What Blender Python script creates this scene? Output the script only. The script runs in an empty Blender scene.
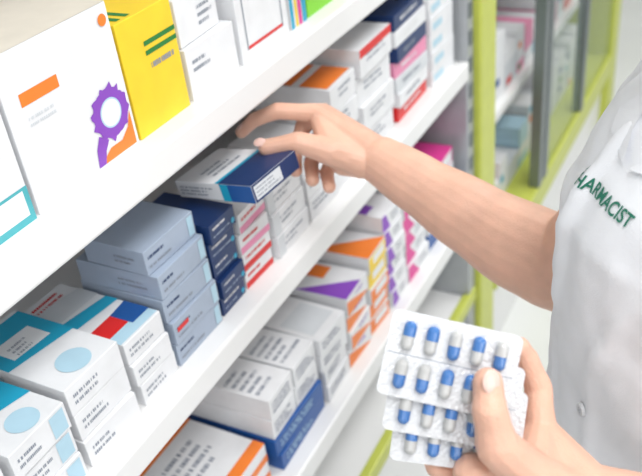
import bpy, bmesh, math, random
from mathutils import Vector, Matrix
from mathutils.bvhtree import BVHTree
random.seed(7)
S=bpy.context.scene
S.view_settings.view_transform='Standard'
COL=S.collection
# ------------------------------------------------------------ materials
MATS={}
def mat(name,col,rough=.5,metal=0,noise=.04,nscale=30,bump=0,bscale=200,alpha=1,sss=0,emit=0,trans=0,coat=0):
    if name in MATS: return MATS[name]
    m=bpy.data.materials.new(name); m.use_nodes=True
    nt=m.node_tree; b=nt.nodes['Principled BSDF']
    tc=nt.nodes.new('ShaderNodeTexCoord')
    n=nt.nodes.new('ShaderNodeTexNoise'); n.inputs['Scale'].default_value=nscale; n.inputs['Detail'].default_value=3
    nt.links.new(tc.outputs['Object'],n.inputs['Vector'])
    r=nt.nodes.new('ShaderNodeValToRGB')
    lo=[max(0,c*(1-noise)) for c in col]+[1]; hi=[min(1,c*(1+noise)) for c in col]+[1]
    r.color_ramp.elements[0].position=.3; r.color_ramp.elements[1].position=.7
    r.color_ramp.elements[0].color=lo; r.color_ramp.elements[1].color=hi
    nt.links.new(n.outputs['Fac'],r.inputs['Fac']); nt.links.new(r.outputs['Color'],b.inputs['Base Color'])
    b.inputs['Roughness'].default_value=rough; b.inputs['Metallic'].default_value=metal
    b.inputs['Alpha'].default_value=alpha
    if coat: b.inputs['Coat Weight'].default_value=coat
    if trans: b.inputs['Transmission Weight'].default_value=trans
    if sss:
        b.inputs['Subsurface Weight'].default_value=sss
        b.inputs['Subsurface Radius'].default_value=(1,.35,.2); b.inputs['Subsurface Scale'].default_value=.006
    if emit:
        b.inputs['Emission Color'].default_value=list(col)+[1]; b.inputs['Emission Strength'].default_value=emit
    if bump:
        n2=nt.nodes.new('ShaderNodeTexNoise'); n2.inputs['Scale'].default_value=bscale; n2.inputs['Detail'].default_value=4
        nt.links.new(tc.outputs['Object'],n2.inputs['Vector'])
        bp=nt.nodes.new('ShaderNodeBump'); bp.inputs['Strength'].default_value=bump; bp.inputs['Distance'].default_value=.002
        nt.links.new(n2.outputs['Fac'],bp.inputs['Height']); nt.links.new(bp.outputs['Normal'],b.inputs['Normal'])
    MATS[name]=m; return m
W=mat('card_white',(.80,.81,.83),.4)
W2=mat('card_offwhite',(.66,.69,.72),.42)
GB=mat('card_bluegrey',(.38,.45,.56),.4)
NV=mat('card_navy',(.010,.035,.13),.35)
BL=mat('card_blue',(.012,.09,.33),.35)
CY=mat('card_cyan',(.015,.36,.56),.35)
TL=mat('card_teal',(.08,.42,.47),.35)
LB=mat('card_lightblue',(.45,.66,.78),.35)
YE=mat('card_yellow',(.88,.62,.03),.4)
OR=mat('card_orange',(.88,.22,.03),.4)
RD=mat('card_red',(.68,.02,.02),.4)
MG=mat('card_magenta',(.72,.05,.30),.4)
PK=mat('card_pink',(.80,.28,.45),.4)
PU=mat('card_purple',(.25,.07,.50),.4)
GR=mat('card_green',(.02,.20,.04),.4)
LG=mat('card_lightgreen',(.22,.62,.03),.4)
BG=mat('card_beige',(.72,.67,.58),.5)
INK=mat('ink_dark',(.06,.07,.10),.5)
GY=mat('ink_grey',(.28,.31,.37),.5)
SHELF=mat('shelf_white',(.84,.84,.84),.3,noise=.015,nscale=6)
LIME=mat('lime_paint',(.54,.59,.10),.35)
STEEL=mat('upright_steel',(.42,.44,.46),.35,metal=.3)
DKM=mat('door_frame_metal',(.20,.23,.24),.35,metal=.6)
GLASS=mat('door_glass',(.45,.6,.52),.05,alpha=.16)
# ------------------------------------------------------------ mesh builder
class MB:
    def __init__(s): s.v=[];s.f=[];s.m=[];s.mats=[];s.sm=[]
    def mi(s,m):
        if m not in s.mats: s.mats.append(m)
        return s.mats.index(m)
    def poly(s,pts,m,smooth=False):
        i=len(s.v); s.v+= [tuple(p) for p in pts]; s.f.append(list(range(i,i+len(pts)))); s.m.append(s.mi(m)); s.sm.append(smooth)
    def bm(s,bm,m,M=None,smooth=False):
        i=len(s.v); bm.verts.index_update()
        for v in bm.verts:
            s.v.append(tuple(M@v.co) if M else tuple(v.co))
        k=s.mi(m)
        for f in bm.faces:
            s.f.append([i+v.index for v in f.verts]); s.m.append(k); s.sm.append(smooth)
        bm.free()
    def box(s,x0,x1,y0,y1,z0,z1,m,bev=.0008,M=None):
        b=bmesh.new(); bmesh.ops.create_cube(b,size=1)
        for v in b.verts:
            v.co=Vector(((x0+x1)/2+v.co.x*(x1-x0),(y0+y1)/2+v.co.y*(y1-y0),(z0+z1)/2+v.co.z*(z1-z0)))
        if bev: bmesh.ops.bevel(b,geom=b.edges[:],offset=bev,segments=2,affect='EDGES',profile=.5)
        s.bm(b,m,M)
    def obj(s,name,parent=None,loc=None,M=None):
        me=bpy.data.meshes.new(name); me.from_pydata(s.v,[],s.f)
        for m in s.mats: me.materials.append(m)
        me.polygons.foreach_set('material_index',s.m); me.polygons.foreach_set('use_smooth',s.sm)
        me.update()
        o=bpy.data.objects.new(name,me); COL.objects.link(o)
        if parent: o.parent=parent
        if M: o.matrix_world=M
        return o
def empty(name):
    e=bpy.data.objects.new(name,None); e.empty_display_size=.1; COL.objects.link(e); return e
def carton(mb,x0,x1,y0,y1,z0,z1,base,decals=(),yaw=0,M0=None):
    cx,cy=(x0+x1)/2,(y0+y1)/2
    M=Matrix.Translation((cx,cy,0))@Matrix.Rotation(math.radians(yaw),4,'Z')@Matrix.Translation((-cx,-cy,0))
    if M0: M=M0@M
    mb.box(x0,x1,y0,y1,z0,z1,base,.0009,M)
    def P(face,u,v,k):
        o=.0003*k
        if face=='F': return M@Vector((x1+o,y0+(y1-y0)*u,z0+(z1-z0)*v))
        if face=='T': return M@Vector((x1-(x1-x0)*v,y0+(y1-y0)*u,z1+o))
        if face=='N': return M@Vector((x0+(x1-x0)*u,y0-o,z0+(z1-z0)*v))
    def sz(face):
        return {'F':(y1-y0,z1-z0),'T':(y1-y0,x1-x0),'N':(x1-x0,z1-z0)}[face]
    k=1
    for d in list(decals):
        k+=.25
        t=d[0]
        if t=='q':
            _,fc,a,b,c,e,m=d; mb.poly([P(fc,a,b,k),P(fc,c,b,k),P(fc,c,e,k),P(fc,a,e,k)],m)
        elif t=='p':
            _,fc,pts,m=d; mb.poly([P(fc,u,v,k) for u,v in pts],m)
        elif t=='d':
            fc,u,v,r,m=d[1:6]; rin=d[6] if len(d)>6 else 0; gear=d[7] if len(d)>7 else 0
            su,sv=sz(fc); N=48
            def c(i,rr):
                a=2*math.pi*i/N; return P(fc,u+math.cos(a)*rr/su,v+math.sin(a)*rr/sv,k)
            if rin:
                rr_=random.Random(3)
                gs=[1+gear*rr_.uniform(-.3,1)*(1 if (i//2)%2 else 0) for i in range(N)]
                for i in range(N):
                    mb.poly([c(i,rin),c(i,r*gs[i]),c(i+1,r*gs[(i+1)%N]),c(i+1,rin)],m)
            else: mb.poly([c(i,r) for i in range(N)],m)
        elif t=='t':
            _,fc,a,b,c2,e,n,m=d
            for i in range(n):
                v0=b+(e-b)*(i+.2)/n; v1=b+(e-b)*(i+.66)/n
                u=a; end=a+(c2-a)*random.uniform(.6,1)
                while u<end:
                    w=(c2-a)*random.uniform(.02,.06)
                    mb.poly([P(fc,u,v0,k),P(fc,min(u+w,end),v0,k),P(fc,min(u+w,end),v1,k),P(fc,u,v1,k)],m); u+=w+(c2-a)*random.choice([.015,.015,.05])
# ------------------------------------------------------------ room
def plain(name,b,m,bev=0):
    mb=MB(); mb.box(*b,m,bev); return mb.obj(name)
FL=mat('floor_gloss',(.78,.79,.78),.18,noise=.03,nscale=2)
WALL=mat('wall_paint',(.84,.85,.84),.6,noise=.02,nscale=4)
plain('floor',(-.6,4,-2.5,5.2,-.05,0),FL)
plain('wall_left',(-.6,-.5,-2.5,5.2,0,2.8),WALL)
plain('wall_back',(-.5,4,5.1,5.2,0,2.8),WALL)
plain('ceiling',(-.6,4,-2.5,5.2,2.8,2.85),WALL)
# ------------------------------------------------------------ shelving
ZA,ZB,ZC=1.313,1.010,.64
unit=empty('pharmacy_shelving')
mb=MB()
for i,z in enumerate((ZA,ZB,ZC,1.70)):
    mb.box(-.42,0,-.6,1.60,z-.041 if i!=2 else z-.045,z,SHELF,.004)
mb.obj('shelf_boards',unit)
mb=MB(); mb.box(-.44,-.42,-.6,1.64,0,2.2,SHELF,0); mb.obj('back_panel',unit)
mb=MB(); mb.box(-.42,-.005,1.60,1.645,0,2.2,STEEL,.003)
for k in range(26): mb.box(-.006,-.002,1.612,1.632,.5+k*.06,.53+k*.06,DKM,0)
mb.box(-.42,-.005,-.64,-.60,0,2.2,STEEL,.003)
mb.obj('uprights',unit)
mb=MB(); mb.box(-.42,-.02,-.6,1.60,0,.38,SHELF,.003); mb.box(-.022,.0,-.6,1.645,.345,.385,LIME,.004); mb.obj('base_plinth',unit)

cab=empty('glass_door_cabinet')
mb=MB()
mb.box(-.42,.01,1.65,1.76,.0,2.3,LIME,.006)
mb.box(-.42,.01,3.3,3.42,.0,2.3,LIME,.006)
mb.box(-.42,.01,1.78,3.3,.27,.36,LIME,.006)
mb.box(-.42,.01,1.78,3.3,2.2,2.3,LIME,.006)
mb.obj('lime_frame',cab)
mb=MB(); mb.box(-.42,-.02,1.78,3.3,0,.27,SHELF,.003)
for z in (.70,1.05,1.4,1.75): mb.box(-.40,-.06,1.78,3.3,z-.03,z,SHELF,.003)
mb.box(-.44,-.42,1.65,3.42,0,2.3,SHELF,0)
mb.obj('cabinet_shelves',cab)
mb=MB()
for y in (2.2,2.26,2.75): mb.box(-.02,.012,y,y+.04,.36,2.2,DKM,.002)
mb.obj('door_frames',cab)
mb=MB(); mb.box(-.006,-.002,2.235,3.3,.36,2.2,GLASS,0); mb.obj('glass_pane',cab)
cols=[W,W,W2,RD,W,LB,W,W2,PK,W,RD,W]
mb=MB()
for z in (.36,.70,1.05,1.4):
    y=1.80
    while y<3.2:
        w=random.uniform(.05,.11); n=random.randint(2,5); h=random.uniform(.03,.045); b=random.choice(cols)
        for k in range(n):
            dd=[('q','F',.05,.2,.5,.8,random.choice([RD,BL,OR,CY,GR]))] if random.random()<.35 else []
            carton(mb,-.25,-.08,y,y+w,z+k*h,z+(k+1)*h-.001,b if random.random()<.7 else W,dd)
        y+=w+.01
mb.obj('cabinet_stock',cab)
mb=MB(); mb.box(.9,2.6,4.4,5.0,0,2.1,SHELF,.004)
for z in (.5,.9,1.3,1.7): mb.box(.93,2.57,4.38,4.4,z-.02,z,LIME,.002)
mb.obj('end_cabinet')

# ------------------------------------------------------------ shelf A stock
xf=-.03
def single(name,args,decals=(),yaw=0,base=W):
    mb=MB(); carton(mb,*args,base,decals,yaw); return mb.obj(name)
z=ZA
single('medicine_box',(-.17,xf,.30,.450,z,z+.15),[('q','F',0,0,1,.24,TL),('q','F',.55,.05,.96,.22,W),('t','F',.3,.4,.9,.6,3,GY)])
single('medicine_box',(-.21,xf,.455,.609,z,z+.155),[('q','T',0,0,1,1,BG),
  ('q','F',.12,.66,.44,.74,OR),('t','F',.14,.52,.45,.60,2,W2),
  ('p','F',[(.58,.02),(.97,.02),(.97,.26),(.92,.16),(.84,.10),(.72,.10)],OR),
  ('p','F',[(.57,.02),(.59,.14),(.64,.22),(.72,.16),(.67,.10),(.64,.02)],PU),
  ('d','F',.80,.32,.026,PU,.0155,.22),('d','F',.80,.32,.0157,LB),('d','F',.80,.32,.0140,W),
  ('d','F',.93,.90,.006,OR)])
single('medicine_box',(-.15,xf,.613,.706,z,z+.128),[('q','T',.12,.05,.2,.75,GR),('q','T',.28,.05,.36,.75,GR),
  ('q','F',.40,.72,.99,.76,GR),('q','F',.40,.64,.99,.68,GR),('t','F',.45,.5,.9,.6,1,GY),('q','N',.1,.6,.9,.64,GR)],base=YE)
mb=MB(); carton(mb,-.16,xf,.714,.815,z,z+.062,W,[('t','F',.1,.5,.45,.8,2,GY)])
carton(mb,-.17,xf-.008,.712,.80,z+.063,z+.118,W,[('t','F',.5,.2,.9,.7,3,GY),('q','T',.1,.1,.9,.2,LB)],4)
mb.obj('medicine_box_stack')
single('medicine_box',(-.16,xf,.825,.945,z,z+.145),[('q','F',.12,.1,.88,.13,RD),('q','F',.12,.87,.88,.9,GY),('q','F',.12,.1,.14,.9,GY),('q','F',.86,.1,.88,.9,GY),('t','F',.25,.5,.75,.7,3,GY)])
single('medicine_box',(-.15,xf,.952,.995,z,z+.12),[('q','F',0,0,.2,1,CY),('q','F',.3,0,.45,1,YE),('q','F',.5,0,.7,1,MG),('q','F',.75,0,1,1,CY)])
single('medicine_box',(-.15,xf,1.0,1.11,z,z+.10),[('q','F',0,.35,1,.6,YE),('q','F',.1,.7,.7,.9,W)],base=LG)
mb=MB(); y=1.12
while y<1.52:
    w=random.uniform(.06,.1); carton(mb,-.15,xf,y,min(y+w,1.59),z,z+random.uniform(.08,.15),random.choice([W,W2,LB]),[('q','F',.1,.5,.6,.6,random.choice([RD,CY,OR]))]); y+=w+.006
mb.obj('medicine_box_row')

# ------------------------------------------------------------ shelf B stock
z=ZB
def stack(name,x0,x1,y0,y1,z,n,h,base,dec,topdec=(),jit=2,bases=None,xj=.004):
    mb=MB()
    for k in range(n):
        b=bases[k%len(bases)] if bases else base
        dx=random.uniform(-xj,xj); dd=list(dec(k) if callable(dec) else dec)
        if k==n-1: dd+=list(topdec)
        carton(mb,x0+dx,x1+dx,y0,y1,z+k*h+.0002,z+(k+1)*h-.0006,b,dd,random.uniform(-jit,jit))
    return mb.obj(name)
A='medicine_box_stack'
wt=[('t','F',.1,.25,.6,.75,2,GY),('t','N',.1,.3,.6,.7,2,LB)]
stack(A,-.17,xf,.10,.215,z,3,.035,W,wt,[('q','T',.0,.1,1,.3,CY)])
stack(A,-.18,xf,.225,.315,z,3,.034,W,wt,[('q','T',.0,.1,1,.3,CY),('d','T',.5,.6,.02,LB)])
stack(A,-.18,xf,.322,.402,z,3,.036,W,wt+[('q','F',.7,.1,.95,.9,LB)],[('p','T',[(.0,.45),(1,.30),(1,.62),(0,.70)],CY),('p','T',[(.0,.72),(1,.66),(1,.72),(0,.78)],CY),('d','T',.55,.15,.018,LB),('t','T',.1,.8,.7,.95,2,GY)],1)
stack(A,-.19,xf,.412,.498,z,3,.0375,W,wt,[('p','T',[(.0,.50),(1,.40),(1,.95),(0,.98)],CY),('p','T',[(.2,.55),(.8,.52),(.8,.75),(.2,.78)],W),('d','T',.5,.16,.020,LB),('t','T',.3,.55,.7,.7,3,GY)],2)
stack(A,-.19,xf,.508,.576,z,3,.032,W,[('t','F',.1,.25,.8,.75,2,GY)],[('q','T',0,.02,.98,.14,LB),('p','T',[(0,.14),(.55,.14),(.55,.32),(0,.32)],RD),('p','T',[(.55,.1),(1,.1),(1,.34),(.55,.32)],BL),('p','T',[(.0,.45),(1,.40),(1,.52),(0,.60)],CY),('p','T',[(.0,.62),(1,.6),(1,.8),(0,.9)],W2),('t','T',.1,.84,.9,.96,2,RD)],2)
mb=MB()
gd=lambda k:[('t','F',.06,.55,.4,.8,1,NV),('t','F',.06,.2,.6,.42,1,GY),('q','F',.86,.1,.97,.9,LB),('t','N',.5,.3,.9,.7,2,GY)]
for k,(dx,dd) in enumerate([(0,.13),(.002,.135),(-.002,.13),(-.003,.125),(-.012,.095)]):
    carton(mb,xf+dx-dd,xf+dx,.583,.680,z+k*.0345,z+(k+1)*.0345-.0008,GB,gd(k)+([('q','F',.06,.5,.3,.7,RD)] if k==1 else []),[0,.8,-1,1,-1][k])
mb.obj(A)
stack(A,-.14,xf,.686,.744,z,5,.0292,NV,lambda k:[('t','F',.1,.6,.75,.85,1,W),('t','F',.1,.25,.9,.42,1,GB),('d','F',.88,.3,.004,CY)],(),1.5)
stack(A,-.15,xf,.752,.822,z,4,.030,W,lambda k:[('q','F',0,0,1,.35,RD if k<2 else PK),('t','F',.1,.5,.8,.85,1,RD)],(),3)
stack(A,-.15,xf,.83,.925,z,3,.036,W,[('t','F',.1,.3,.8,.8,2,GY),('q','F',0,0,.2,1,W2)],(),2)
stack(A,-.16,xf,.935,1.03,z,3,.038,W,[('t','F',.1,.4,.8,.9,2,GY)],[],2)
stack(A,-.17,xf,1.035,1.13,z,4,.044,W,[('t','F',.3,.4,.8,.9,2,GY)],[('q','T',.05,.05,.95,.4,OR),('q','T',.05,.5,.95,.9,OR)],2)
stack(A,-.17,xf,1.14,1.27,z,4,.05,W,lambda k:[('t','F',.2,.4,.8,.8,2,GY)]+([('q','F',0,.7,1,1,RD)] if k==3 else []),(),2)
stack(A,-.17,xf,1.29,1.44,z,7,.029,W,lambda k:[('t','F',.2,.3,.8,.8,1,GY if k in(1,2,4) else W)],(),2,bases=[RD,W,W2,PK,NV,W,NV])
stack(A,-.17,xf,1.46,1.58,z,5,.035,W,[('q','F',.1,.2,.5,.6,LB)],(),2)
# ------------------------------------------------------------ shelf C stock
z=ZC
stack(A,-.22,xf,.30,.44,z,2,.05,W,wt,(),2)
stack(A,-.22,xf,.45,.585,z,2,.04,W,[('q','F',0,0,.4,1,OR)],[('q','T',0,.0,1,.2,OR),('t','T',.2,.4,.8,.8,4,GY)],2)
stack(A,-.22,xf-.01,.595,.73,z,2,.038,W,[('q','F',0,0,1,.4,OR)],[('q','T',.0,.0,1,.12,OR),('t','T',.15,.3,.85,.7,4,GY),('q','T',.0,.8,1,.9,OR)],2)
mb=MB()
for k in range(2): carton(mb,-.24,xf,.745,.90,z+k*.035,z+(k+1)*.035-.001,BL,[('t','F',.1,.3,.8,.8,2,LB)],random.uniform(-2,2))
for k in range(2):
  for j in range(2):
    carton(mb,-.22,xf-.005,.745+j*.08,.82+j*.08,z+.07+k*.042,z+.07+(k+1)*.042-.001,W,[('t','F',.1,.2,.9,.8,3,NV),('t','T',.1,.1,.9,.5,5,GY)],random.uniform(-2,2))
mb.obj(A)
stack(A,-.2,xf,.91,1.00,z,4,.037,W,[('t','F',.1,.3,.9,.8,2,NV)],[('q','T',.1,.1,.9,.5,W2)],3)
stack(A,-.2,xf,1.01,1.10,z,4,.040,W,lambda k:[('p','F',[(0,0),(1,0),(.3,.6),(0,.8)],OR),('t','F',.4,.6,.9,.9,1,PU)] ,[('p','T',[(0,0),(.7,0),(0,.6)],PU),('q','T',.5,.4,.9,.8,OR)],3)
stack(A,-.2,xf,1.11,1.19,z,5,.036,W,lambda k:[('q','F',0,0,1,.9,OR if k<3 else YE),('q','F',.25,.3,.9,.8,W)],[('p','T',[(0,0),(1,0),(0,.7)],OR)],3)
stack(A,-.2,xf,1.20,1.28,z,6,.036,W,lambda k:[('p','F',[(0,0),(.4,0),(.2,1),(0,1)],PU),('t','F',.45,.3,.9,.8,2,GY)],[('q','T',0,.2,.4,1,PU)],3)
stack(A,-.2,xf,1.29,1.40,z,6,.038,W,lambda k:[('p','F',[(0,0),(.5,0),(.2,1),(0,1)],MG),('t','F',.5,.3,.9,.8,2,GY)],[('q','T',0,.3,1,.5,MG)],3)
stack(A,-.2,xf,1.41,1.57,z,5,.036,BL,lambda k:[('q','F',.3,.1,.95,.9,W)],(),3,bases=[BL,W,BL,W,MG])

# ------------------------------------------------------------ organic helpers
def catmull(pts,rad,n=5):
    P=[Vector(p) for p in pts]; out=[];ro=[]
    for i in range(len(P)-1):
        p0=P[max(i-1,0)];p1=P[i];p2=P[i+1];p3=P[min(i+2,len(P)-1)]
        for k in range(n):
            t=k/n
            out.append(.5*((2*p1)+(p2-p0)*t+(2*p0-5*p1+4*p2-p3)*t*t+(3*p1-p0-3*p2+p3)*t**3)); ro.append(rad[i]+(rad[i+1]-rad[i])*(t*t*(3-2*t)))
    out.append(P[-1]); ro.append(rad[-1]); return out,ro
def sph(bm,p,r,sub=2,sc=(1,1,1),rot=None):
    M=Matrix.Translation(p)@(rot.to_4x4() if rot else Matrix())@Matrix.Diagonal((r*sc[0],r*sc[1],r*sc[2],1))
    return bmesh.ops.create_icosphere(bm,subdivisions=sub,radius=1,matrix=M)['verts']
def hull(bm,sp):
    t=bmesh.new()
    for p,r in sp: sph(t,Vector(p),r,3 if r>.026 else 2)
    h=bmesh.ops.convex_hull(t,input=t.verts[:])
    bmesh.ops.delete(t,geom=list(set([g for g in h['geom_interior'] if isinstance(g,bmesh.types.BMVert)])),context='VERTS')
    me=bpy.data.meshes.new('t'); t.to_mesh(me); t.free(); bm.from_mesh(me); bpy.data.meshes.remove(me)
def chain(bm,pts,rad,smooth=0):
    if smooth: pts,rad=catmull(pts,rad,smooth)
    for i in range(len(pts)-1): hull(bm,[(pts[i],rad[i]),(pts[i+1],rad[i+1])])
def finger(bm,pts,rad):
    P=[Vector(p) for p in pts]; out=[];ro=[]
    for i in range(len(P)-1):
        out.append(P[i]); ro.append(rad[i]*1.02)
        out.append(P[i].lerp(P[i+1],.5)); ro.append((rad[i]+rad[i+1])*.5*.95)
    out.append(P[-1]); ro.append(rad[-1])
    chain(bm,out,ro)
def organic(name,bm,m,vox,it,parent,disp=None,fac=.5):
    me=bpy.data.meshes.new(name); bm.to_mesh(me); bm.free(); me.materials.append(m)
    o=bpy.data.objects.new(name,me); COL.objects.link(o)
    r=o.modifiers.new('remesh','REMESH'); r.mode='VOXEL'; r.voxel_size=vox; r.use_smooth_shade=True
    s=o.modifiers.new('smooth','SMOOTH'); s.iterations=it; s.factor=fac
    if disp:
        tx=bpy.data.textures.new(name+'_folds','CLOUDS'); tx.noise_scale=disp[0]; tx.noise_depth=1
        d=o.modifiers.new('folds','DISPLACE'); d.texture=tx; d.strength=disp[1]; d.mid_level=.5; d.texture_coords='LOCAL'
    dg=bpy.context.evaluated_depsgraph_get(); ev=o.evaluated_get(dg)
    m2=bpy.data.meshes.new_from_object(ev); o.modifiers.clear(); o.data=m2
    if not m2.materials: m2.materials.append(m)
    m2.polygons.foreach_set('use_smooth',[True]*len(m2.polygons))
    o.parent=parent
    return o
SKIN=mat('skin',(.78,.46,.34),.42,noise=.08,nscale=30,bump=.3,bscale=450,sss=.12)
NAIL=mat('nail',(.85,.57,.50),.18,sss=.1)
HAIR=mat('hair_brown',(.06,.03,.02),.5,noise=.3,nscale=60)
CLOTH=mat('coat_cloth',(.86,.88,.92),.75,noise=.02,nscale=40,bump=.3,bscale=900)
person=empty('pharmacist')
def nail(bm,p,d,n,w=.0052,l=.0068):
    d=Vector(d).normalized(); n=Vector(n); n=(n-d*n.dot(d)).normalized(); x=d.cross(n)
    R=Matrix((x,d,n)).transposed()
    sph(bm,Vector(p),1,3,(w,l,.0016),R)
# ------------------------------------------------------------ right arm & hand
bm=bmesh.new()
Wr=(.134,.865,1.179)
chain(bm,[(.50,.80,1.36),(.455,.812,1.235),(.402,.822,1.110),(.335,.832,1.106),(.262,.845,1.129),(.19,.856,1.157),Wr],[.054,.054,.060,.056,.048,.039,.0325],6)
mc={'i':(.033,.878,1.230),'m':(.038,.894,1.224),'r':(.050,.903,1.208),'p':(.064,.906,1.192)}
hull(bm,[(Wr,.028),((.125,.88,1.176),.025),(mc['i'],.0135),(mc['m'],.0130)])
hull(bm,[(Wr,.027),((.125,.885,1.170),.025),(mc['m'],.0130),(mc['r'],.0130),(mc['p'],.0130)])
hull(bm,[(Wr,.026),(mc['p'],.0140),((.064,.866,1.172),.014),((.085,.848,1.178),.017)])
finger(bm,[mc['i'],(-.013,.860,1.236),(-.045,.849,1.224),(-.064,.842,1.207)],[.0135,.0116,.0104,.0092])
finger(bm,[mc['m'],(.008,.888,1.204),(.004,.862,1.176),(.018,.836,1.163)],[.0130,.0118,.0106,.0095])
finger(bm,[mc['r'],(.027,.892,1.184),(.026,.864,1.158),(.041,.838,1.151)],[.0130,.0118,.0106,.0096])
finger(bm,[mc['p'],(.048,.894,1.166),(.048,.866,1.146),(.063,.843,1.141)],[.0130,.0112,.0102,.0092])
finger(bm,[(.112,.855,1.182),(.078,.836,1.200),(.038,.820,1.216),(.000,.802,1.2125)],[.024,.0195,.0142,.0116])
hull(bm,[((.112,.856,1.182),.024),((.078,.838,1.200),.0185),((.045,.868,1.223),.0130)])
organic('arm_right',bm,SKIN,.0014,4,person)
bm=bmesh.new()
nail(bm,(-.006,.7970,1.2218),(-.040,-.0125,-.006),(-.1,-.55,.8),.0068,.0086)
nail(bm,(-.063,.839,1.2160),(-.017,-.008,-.018),(-.3,-.3,.9))
organic('fingernails_right',bm,NAIL,.0006,1,person)
# held box
M=Matrix.Translation((-.028,.766,1.188))@Matrix.Rotation(math.radians(-7),4,'Z')@Matrix.Rotation(math.radians(-10),4,'Y')@Matrix.Rotation(math.radians(2),4,'X')
mb=MB(); carton(mb,-.067,.067,-.046,.046,-.012,.012,W,[('q','T',0,0,1,.42,NV),('q','T',0,.42,1,.46,CY),('q','F',0,0,1,1,NV),('q','F',.03,.12,.62,.88,W2),('t','F',.06,.2,.58,.82,3,GY),('q','N',.60,0,.70,1,CY),('q','N',.70,0,1,1,BL),('t','N',.05,.2,.5,.8,3,GY),('t','T',.2,.55,.8,.8,3,GY)])
mb.obj('medicine_box',M=M)
# ------------------------------------------------------------ left hand & blister packs
O=Vector((.389,.424,1.286)); R_=Vector((.885,.454,-.105)); D_=Vector((.174,-.531,-.83)); F_=Vector((-.433,.7155,-.549))
def H(r,d,f): return O+R_*r+D_*d+F_*f
bm=bmesh.new()
wl=H(.107,.106,.022)
chain(bm,[(.63,.565,1.36),(.68,.53,1.22),(.70,.50,1.09),(.62,.47,1.12),(.55,.446,1.155),wl],[.054,.05,.045,.043,.034,.028],4)
mi=H(.074,.056,.036);mm=H(.066,.070,.044);mr=H(.054,.086,.046);mp=H(.044,.100,.040)
hull(bm,[(wl,.026),(mi,.0125),(mm,.0125),(H(.062,.080,.012),.017)])
hull(bm,[(wl,.024),(mm,.0125),(mr,.0125),(mp,.012),(H(.050,.095,.012),.017)])
hull(bm,[(H(.055,.092,.01),.019),(H(.018,.082,.010),.016),(mp,.012),(H(.03,.1,.02),.016)])
finger(bm,[H(.092,.100,.014),H(.058,.082,.000),H(.030,.056,-.016),H(.0235,.030,-.021),H(.0225,.0105,-.019)],[.022,.020,.0158,.0128,.0110])
hull(bm,[(H(.058,.082,.0),.019),(mi,.012),(H(.075,.085,.02),.02)])
finger(bm,[mi,H(.073,.024,.040),H(.062,.002,.032),H(.055,-.008,.026)],[.0125,.0108,.0096,.0086])
finger(bm,[mm,H(.046,.034,.052),H(.028,.020,.040),H(.018,.018,.030)],[.012,.010,.009,.008])
finger(bm,[mr,H(.024,.062,.054),H(.006,.052,.042),H(.000,.050,.034)],[.0115,.0098,.0088,.008])
finger(bm,[mp,H(.014,.090,.040),H(-.006,.082,.030),H(-.010,.075,.028)],[.012,.0105,.0095,.0085])
organic('arm_left',bm,SKIN,.0014,3,person)
bm=bmesh.new()
nail(bm,H(.0228,.0085,-.0290),-D_,-F_+R_*.3,.0070,.0088)
organic('fingernails_left',bm,NAIL,.0006,1,person)
FOIL=mat('foil',(.72,.73,.75),.3,metal=.35,bump=.5,bscale=350)
CB=mat('capsule_blue',(.003,.14,.46),.18,coat=.5); CG=mat('capsule_grey',(.50,.50,.49),.2,coat=.5)
DOME=mat('blister_plastic',(.8,.84,.88),.06,alpha=.07,coat=.6)
cx=Vector((.901,.326,-.285)).normalized(); cn=Vector((.432,-.716,.548)).normalized(); cy=cn.cross(cx).normalized(); cx=cy.cross(cn)
def blister(c,rot,flip):
    M=Matrix.Translation(c)@Matrix((cx,cy,cn)).transposed().to_4x4()@Matrix.Rotation(math.radians(rot),4,'Z')
    mb=MB(); w,h,rr=.0480,.0312,.005
    out=[]
    for (sx,sy,a0) in ((1,1,0),(-1,1,90),(-1,-1,180),(1,-1,270)):
        for k in range(7):
            a=math.radians(a0+15*k); out.append((sx*(w-rr)+rr*math.cos(a),sy*(h-rr)+rr*math.sin(a)))
    top=[(x,y,.0004) for x,y in out]; bot=[(x,y,-.0004) for x,y in out]
    mb.poly(top,FOIL); mb.poly(bot[::-1],FOIL)
    for i in range(len(out)):
        j=(i+1)%len(out); mb.poly([bot[i],bot[j],top[j],top[i]],FOIL)
    def cap(x,y,r,hl,z,mA,mB,sz):
        N=16; prof=[]
        for k in range(7):
            a=math.pi/2*k/6; prof.append((-hl-r*math.cos(a),r*math.sin(a)))
        prof.append((-.0002,r)); prof.append((0,r*1.04))
        for k in range(7):
            a=math.pi/2*k/6; prof.append((hl+r*math.sin(a),r*1.04*math.cos(a)))
        for i in range(len(prof)-1):
            for k in range(N):
                a=2*math.pi*k/N;b=2*math.pi*(k+1)/N
                q=[(x+rr_*math.cos(t),y+yy,z+sz*rr_*math.sin(t)) for (yy,rr_),t in ((prof[i],a),(prof[i],b),(prof[i+1],b),(prof[i+1],a))]
                mb.poly(q,mA if (prof[i][0]+prof[i+1][0])<0 else mB,True)
    for r in range(2):
        for c_ in range(5):
            x=(c_-2)*.0169; y=(.5-r)*.0280
            f=flip[r][c_]
            cap(x,y,.0045,.0064,.0030,CB if f else CG,CG if f else CB,1)
            cap(x,y,.0056,.0072,.0006,DOME,DOME,1.38)
    mb.box(-w+.002,w-.002,-.0003,.0003,.0004,.0006,GY,0)
    o=mb.obj('blister_pack',M=M); return o
blister(O-R_*.001+D_*.001,0,[[0,0,1,0,1],[1,1,0,0,1]])
blister(O+D_*.027+F_*.008+R_*.003,2,[[0,1,0,1,0],[1,0,0,1,0]])
blister(O+D_*.049+F_*.016+R_*.008,5,[[1,1,0,0,1],[0,1,1,0,1]])
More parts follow.
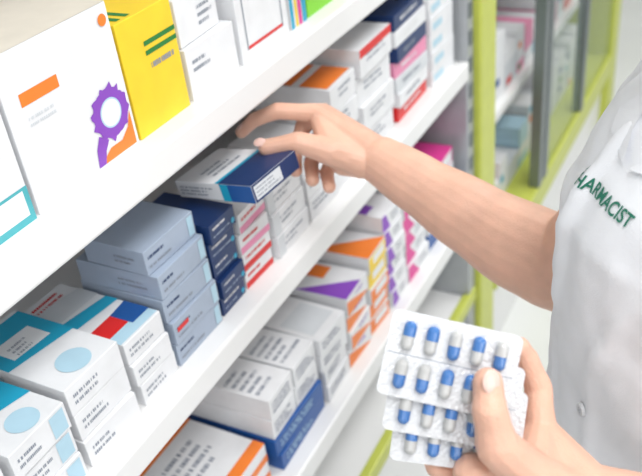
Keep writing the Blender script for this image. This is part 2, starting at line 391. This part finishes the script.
# ------------------------------------------------------------ coat
C=Vector((.56,.68)); fd=Vector((-.8,-.6)); rd=Vector((-.6,.8))
rings=[(.52,.21,.18,.18),(.75,.20,.17,.17),(.93,.178,.155,.135),(1.08,.168,.150,.12),(1.2,.166,.150,.12),(1.29,.166,.147,.12),(1.345,.158,.122,.11),(1.39,.13,.088,.09),(1.43,.075,.058,.065),(1.455,.055,.048,.055)]
def ring(z,th,off=0):
    for i in range(len(rings)-1):
        if rings[i][0]<=z<=rings[i+1][0]:
            t=(z-rings[i][0])/(rings[i+1][0]-rings[i][0]); a=[rings[i][k]+(rings[i+1][k]-rings[i][k])*t for k in range(4)]
    d=a[2] if math.cos(th)>0 else a[3]
    p=C+fd*math.cos(th)*(d+off)+rd*math.sin(th)*(a[1]+off); return Vector((p.x,p.y,z))
bm=bmesh.new(); N=48; prev=None; first=None
zs=[.52+i*(1.455-.52)/40 for i in range(41)]; zs[-1]=1.4549
for z in zs:
    cur=[bm.verts.new(ring(z,2*math.pi*k/N)) for k in range(N)]
    if prev:
        for k in range(N): bm.faces.new((prev[k],prev[(k+1)%N],cur[(k+1)%N],cur[k]))
    else: first=cur
    prev=cur
bm.faces.new(prev); bm.faces.new(first[::-1])
bmesh.ops.recalc_face_normals(bm,faces=bm.faces[:])
chain(bm,[(.525,.745,1.36),(.50,.795,1.345),(.470,.808,1.27),(.442,.815,1.20)],[.058,.062,.064,.067],3)
chain(bm,[(.60,.61,1.36),(.63,.565,1.345),(.665,.545,1.26),(.688,.525,1.17)],[.058,.062,.064,.067],3)
for s0,s1,z0,z1,inn,r0 in ((-.05,-.02,1.20,.95,.008,.007),(.03,.06,1.22,.85,.008,.007),(-.09,-.07,1.18,.80,.008,.007),(.07,.02,1.28,1.15,.008,.007),(-.030,-.046,1.375,1.20,.002,.006)):
    def q(s,z):
        b=C+Vector((.6,-.8))*s
        for i in range(len(rings)-1):
            if rings[i][0]<=z<=rings[i+1][0]:
                t=(z-rings[i][0])/(rings[i+1][0]-rings[i][0]); w_=rings[i][1]+(rings[i+1][1]-rings[i][1])*t; d_=rings[i][2]+(rings[i+1][2]-rings[i][2])*t
        b=b+fd*(d_*math.sqrt(max(0,1-(s/w_)**2))-inn); return (b.x,b.y,z)
    n=8; chain(bm,[q(s0+(s1-s0)*k/n,z0+(z1-z0)*k/n) for k in range(n+1)],[.007+r0*math.sin(math.pi*k/n) for k in range(n+1)])
coat=organic('lab_coat',bm,CLOTH,.0040,6,person,(.06,.010))
dg=bpy.context.evaluated_depsgraph_get(); dg.update()
bvh=BVHTree.FromObject(coat,dg)
f3=Vector((fd.x,fd.y,0)); t3=Vector((.6,-.8,0)); c3=Vector((C.x,C.y,0))
def onto(s,z,off=.001):
    o=c3+f3*.5+t3*s+Vector((0,0,z)); h=bvh.ray_cast(o,-f3)
    return (h[0]-(-f3)*off) if h[0] else c3+f3*.14+t3*s+Vector((0,0,z))
BT=mat('button_plastic',(.66,.68,.71),.3)
mb=MB()
for z in (.75,.875,1.0,1.130):
    p=onto(.030,z,.002); Rm=f3.to_track_quat('Z','Y').to_matrix().to_4x4()
    b=bmesh.new(); bmesh.ops.create_cone(b,cap_ends=True,segments=28,radius1=.0070,radius2=.0060,depth=.0030)
    mb.bm(b,BT,Matrix.Translation(p)@Rm)
    for q_ in ((.0015,.0015),(-.0015,.0015),(.0015,-.0015),(-.0015,-.0015)):
        b=bmesh.new(); bmesh.ops.create_cone(b,cap_ends=True,segments=8,radius1=.0006,radius2=.0006,depth=.0004)
        mb.bm(b,GY,Matrix.Translation(p)@Rm@Matrix.Translation((q_[0],q_[1],.0016)))
mb.obj('buttons',person)
mb=MB()
for sgn in (-1,1):
    pts=[(.010*sgn,1.36),(.05*sgn,1.368),(.062*sgn,1.38),(.045*sgn,1.40),(.03*sgn,1.41)]
    inner=[(.004*sgn,1.36),(.012*sgn,1.37),(.020*sgn,1.38),(.028*sgn,1.39),(.03*sgn,1.41)]
    for i in range(4):
        mb.poly([onto(*pts[i],.004),onto(*pts[i+1],.004),onto(*inner[i+1],.004),onto(*inner[i],.004)],CLOTH)
mb.obj('lapels',person)
# embroidered word
cu=bpy.data.curves.new('w','FONT'); cu.body='PHARMACIST'; cu.size=.0145; cu.align_x='CENTER'; cu.space_character=1.0; cu.offset=.0003
to=bpy.data.objects.new('w',cu); COL.objects.link(to)
dg=bpy.context.evaluated_depsgraph_get(); tm=bpy.data.meshes.new_from_object(to.evaluated_get(dg)); bpy.data.objects.remove(to)
b=bmesh.new(); b.from_mesh(tm); bmesh.ops.triangulate(b,faces=b.faces[:])
bmesh.ops.subdivide_edges(b,edges=b.edges[:],cuts=1)
for v in b.verts: v.co=onto(v.co.x-.004,1.328+v.co.y,.0015)
mb=MB(); mb.bm(b,mat('thread_green',(.01,.17,.11),.6)); mb.obj('embroidered_word',person)
# ------------------------------------------------------------ head, legs (mostly out of frame)
bm=bmesh.new()
hc=Vector((.535,.66,1.585)); f=Vector((-.83,-.55,-.1)).normalized(); r=f.cross(Vector((0,0,1))).normalized(); u=r.cross(f)
chain(bm,[(.565,.685,1.40),(.558,.68,1.47),hc-u*.03],[.058,.050,.052])
Rm=Matrix((r,f,u)).transposed()
sph(bm,hc+u*.02-f*.01,1,3,(.075,.092,.095),Rm); sph(bm,hc+f*.03-u*.045,1,3,(.055,.055,.065),Rm); sph(bm,hc+f*.055-u*.085,1,2,(.024,.022,.018),Rm)
hull(bm,[(hc+f*.082+u*.005,.007),(hc+f*.10-u*.035,.009)]); 
for s in (-1,1):
    sph(bm,hc+f*.095-u*.038+r*.010*s,.0065,2); sph(bm,hc+r*.076*s-u*.02,1,2,(.008,.016,.03),Rm)
sph(bm,hc+f*.083-u*.062,1,2,(.022,.008,.006),Rm)
organic('head',bm,SKIN,.003,3,person)
mb=MB()
for s in (-1,1):
    b=bmesh.new(); sph(b,hc+f*.072+u*.0+r*.030*s,.0125,3); mb.bm(b,mat('eye_white',(.85,.85,.85),.1),None,True)
    b=bmesh.new(); sph(b,hc+f*.0805+u*.0+r*.030*s,.0055,3); mb.bm(b,mat('iris_brown',(.06,.03,.02),.1),None,True)
b=bmesh.new(); sph(b,hc+f*.088-u*.062,1,2,(.020,.006,.004),Rm); mb.bm(b,mat('lips',(.55,.15,.14),.35),None,True)
mb.obj('face_features',person)
bm=bmesh.new()
sph(bm,hc+u*.035-f*.025,1,3,(.084,.092,.092),Rm); sph(bm,hc-f*.05-u*.02,1,3,(.075,.05,.08),Rm)
chain(bm,[hc-f*.09+u*.03,hc-f*.14-u*.02,hc-f*.14-u*.14,hc-f*.13-u*.22],[.03,.032,.026,.008],3)
organic('hair',bm,HAIR,.004,2,person)
bm=bmesh.new()
for s in (-1,1):
    b0=C+rd*.09*s
    chain(bm,[(b0.x,b0.y,.85),(b0.x,b0.y,.5),(b0.x,b0.y,.11)],[.085,.068,.05],3)
organic('trousers',bm,mat('trouser_cloth',(.75,.76,.78),.8),.006,3,person)
bm=bmesh.new()
for s in (-1,1):
    b0=C+rd*.09*s
    hull(bm,[((b0.x,b0.y,.05),.045),((b0.x+fd.x*.10,b0.y+fd.y*.10,.035),.034),((b0.x+fd.x*.15,b0.y+fd.y*.15,.028),.026),((b0.x-fd.x*.04,b0.y-fd.y*.04,.036),.035)])
organic('shoes',bm,mat('shoe_white',(.8,.8,.8),.4),.004,2,person)
# ------------------------------------------------------------ lights
def area(name,loc,sx,sy,p,aim=None):
    l=bpy.data.lights.new(name,'AREA'); l.shape='RECTANGLE'; l.size=sx; l.size_y=sy; l.energy=p
    o=bpy.data.objects.new(name,l); o.location=loc; COL.objects.link(o)
    if aim: o.rotation_euler=(Vector(aim)-Vector(loc)).to_track_quat('-Z','Y').to_euler()
    return o
area('ceiling_panel_light',(1.0,.2,2.75),.5,1.2,30)
area('ceiling_panel_light',(1.0,2.8,2.75),.9,2.4,46)
area('fill_light',(.9,-2.2,2.1),1.6,1.2,15,(.35,.8,1.2))  # unseen fill lamp added behind the camera to brighten the coat
area('fill_light',(2.9,-.5,1.9),1.2,1.2,17,(0,.8,1.1))  # added soft fill from the right, no window modelled here
w=bpy.data.worlds.new('World'); S.world=w; w.use_nodes=True
w.node_tree.nodes['Background'].inputs[0].default_value=(.95,.97,1,1); w.node_tree.nodes['Background'].inputs[1].default_value=.34
# ------------------------------------------------------------ camera
cd=bpy.data.cameras.new('Camera'); cam=bpy.data.objects.new('Camera',cd); COL.objects.link(cam); S.camera=cam
fw=Vector((-.433,.7155,-.549)).normalized(); rt=Vector((.885,.454,-.105)); rt=(rt-fw*rt.dot(fw)).normalized(); up=rt.cross(fw)
Mc=Matrix((rt,up,-fw)).transposed().to_4x4(); Mc.translation=Vector((.55,0,1.70)); cam.matrix_world=Mc
cd.sensor_width=36; cd.lens=833/642*36; cd.clip_start=.02
cd.dof.use_dof=True; cd.dof.focus_distance=.78; cd.dof.aperture_fstop=6.3
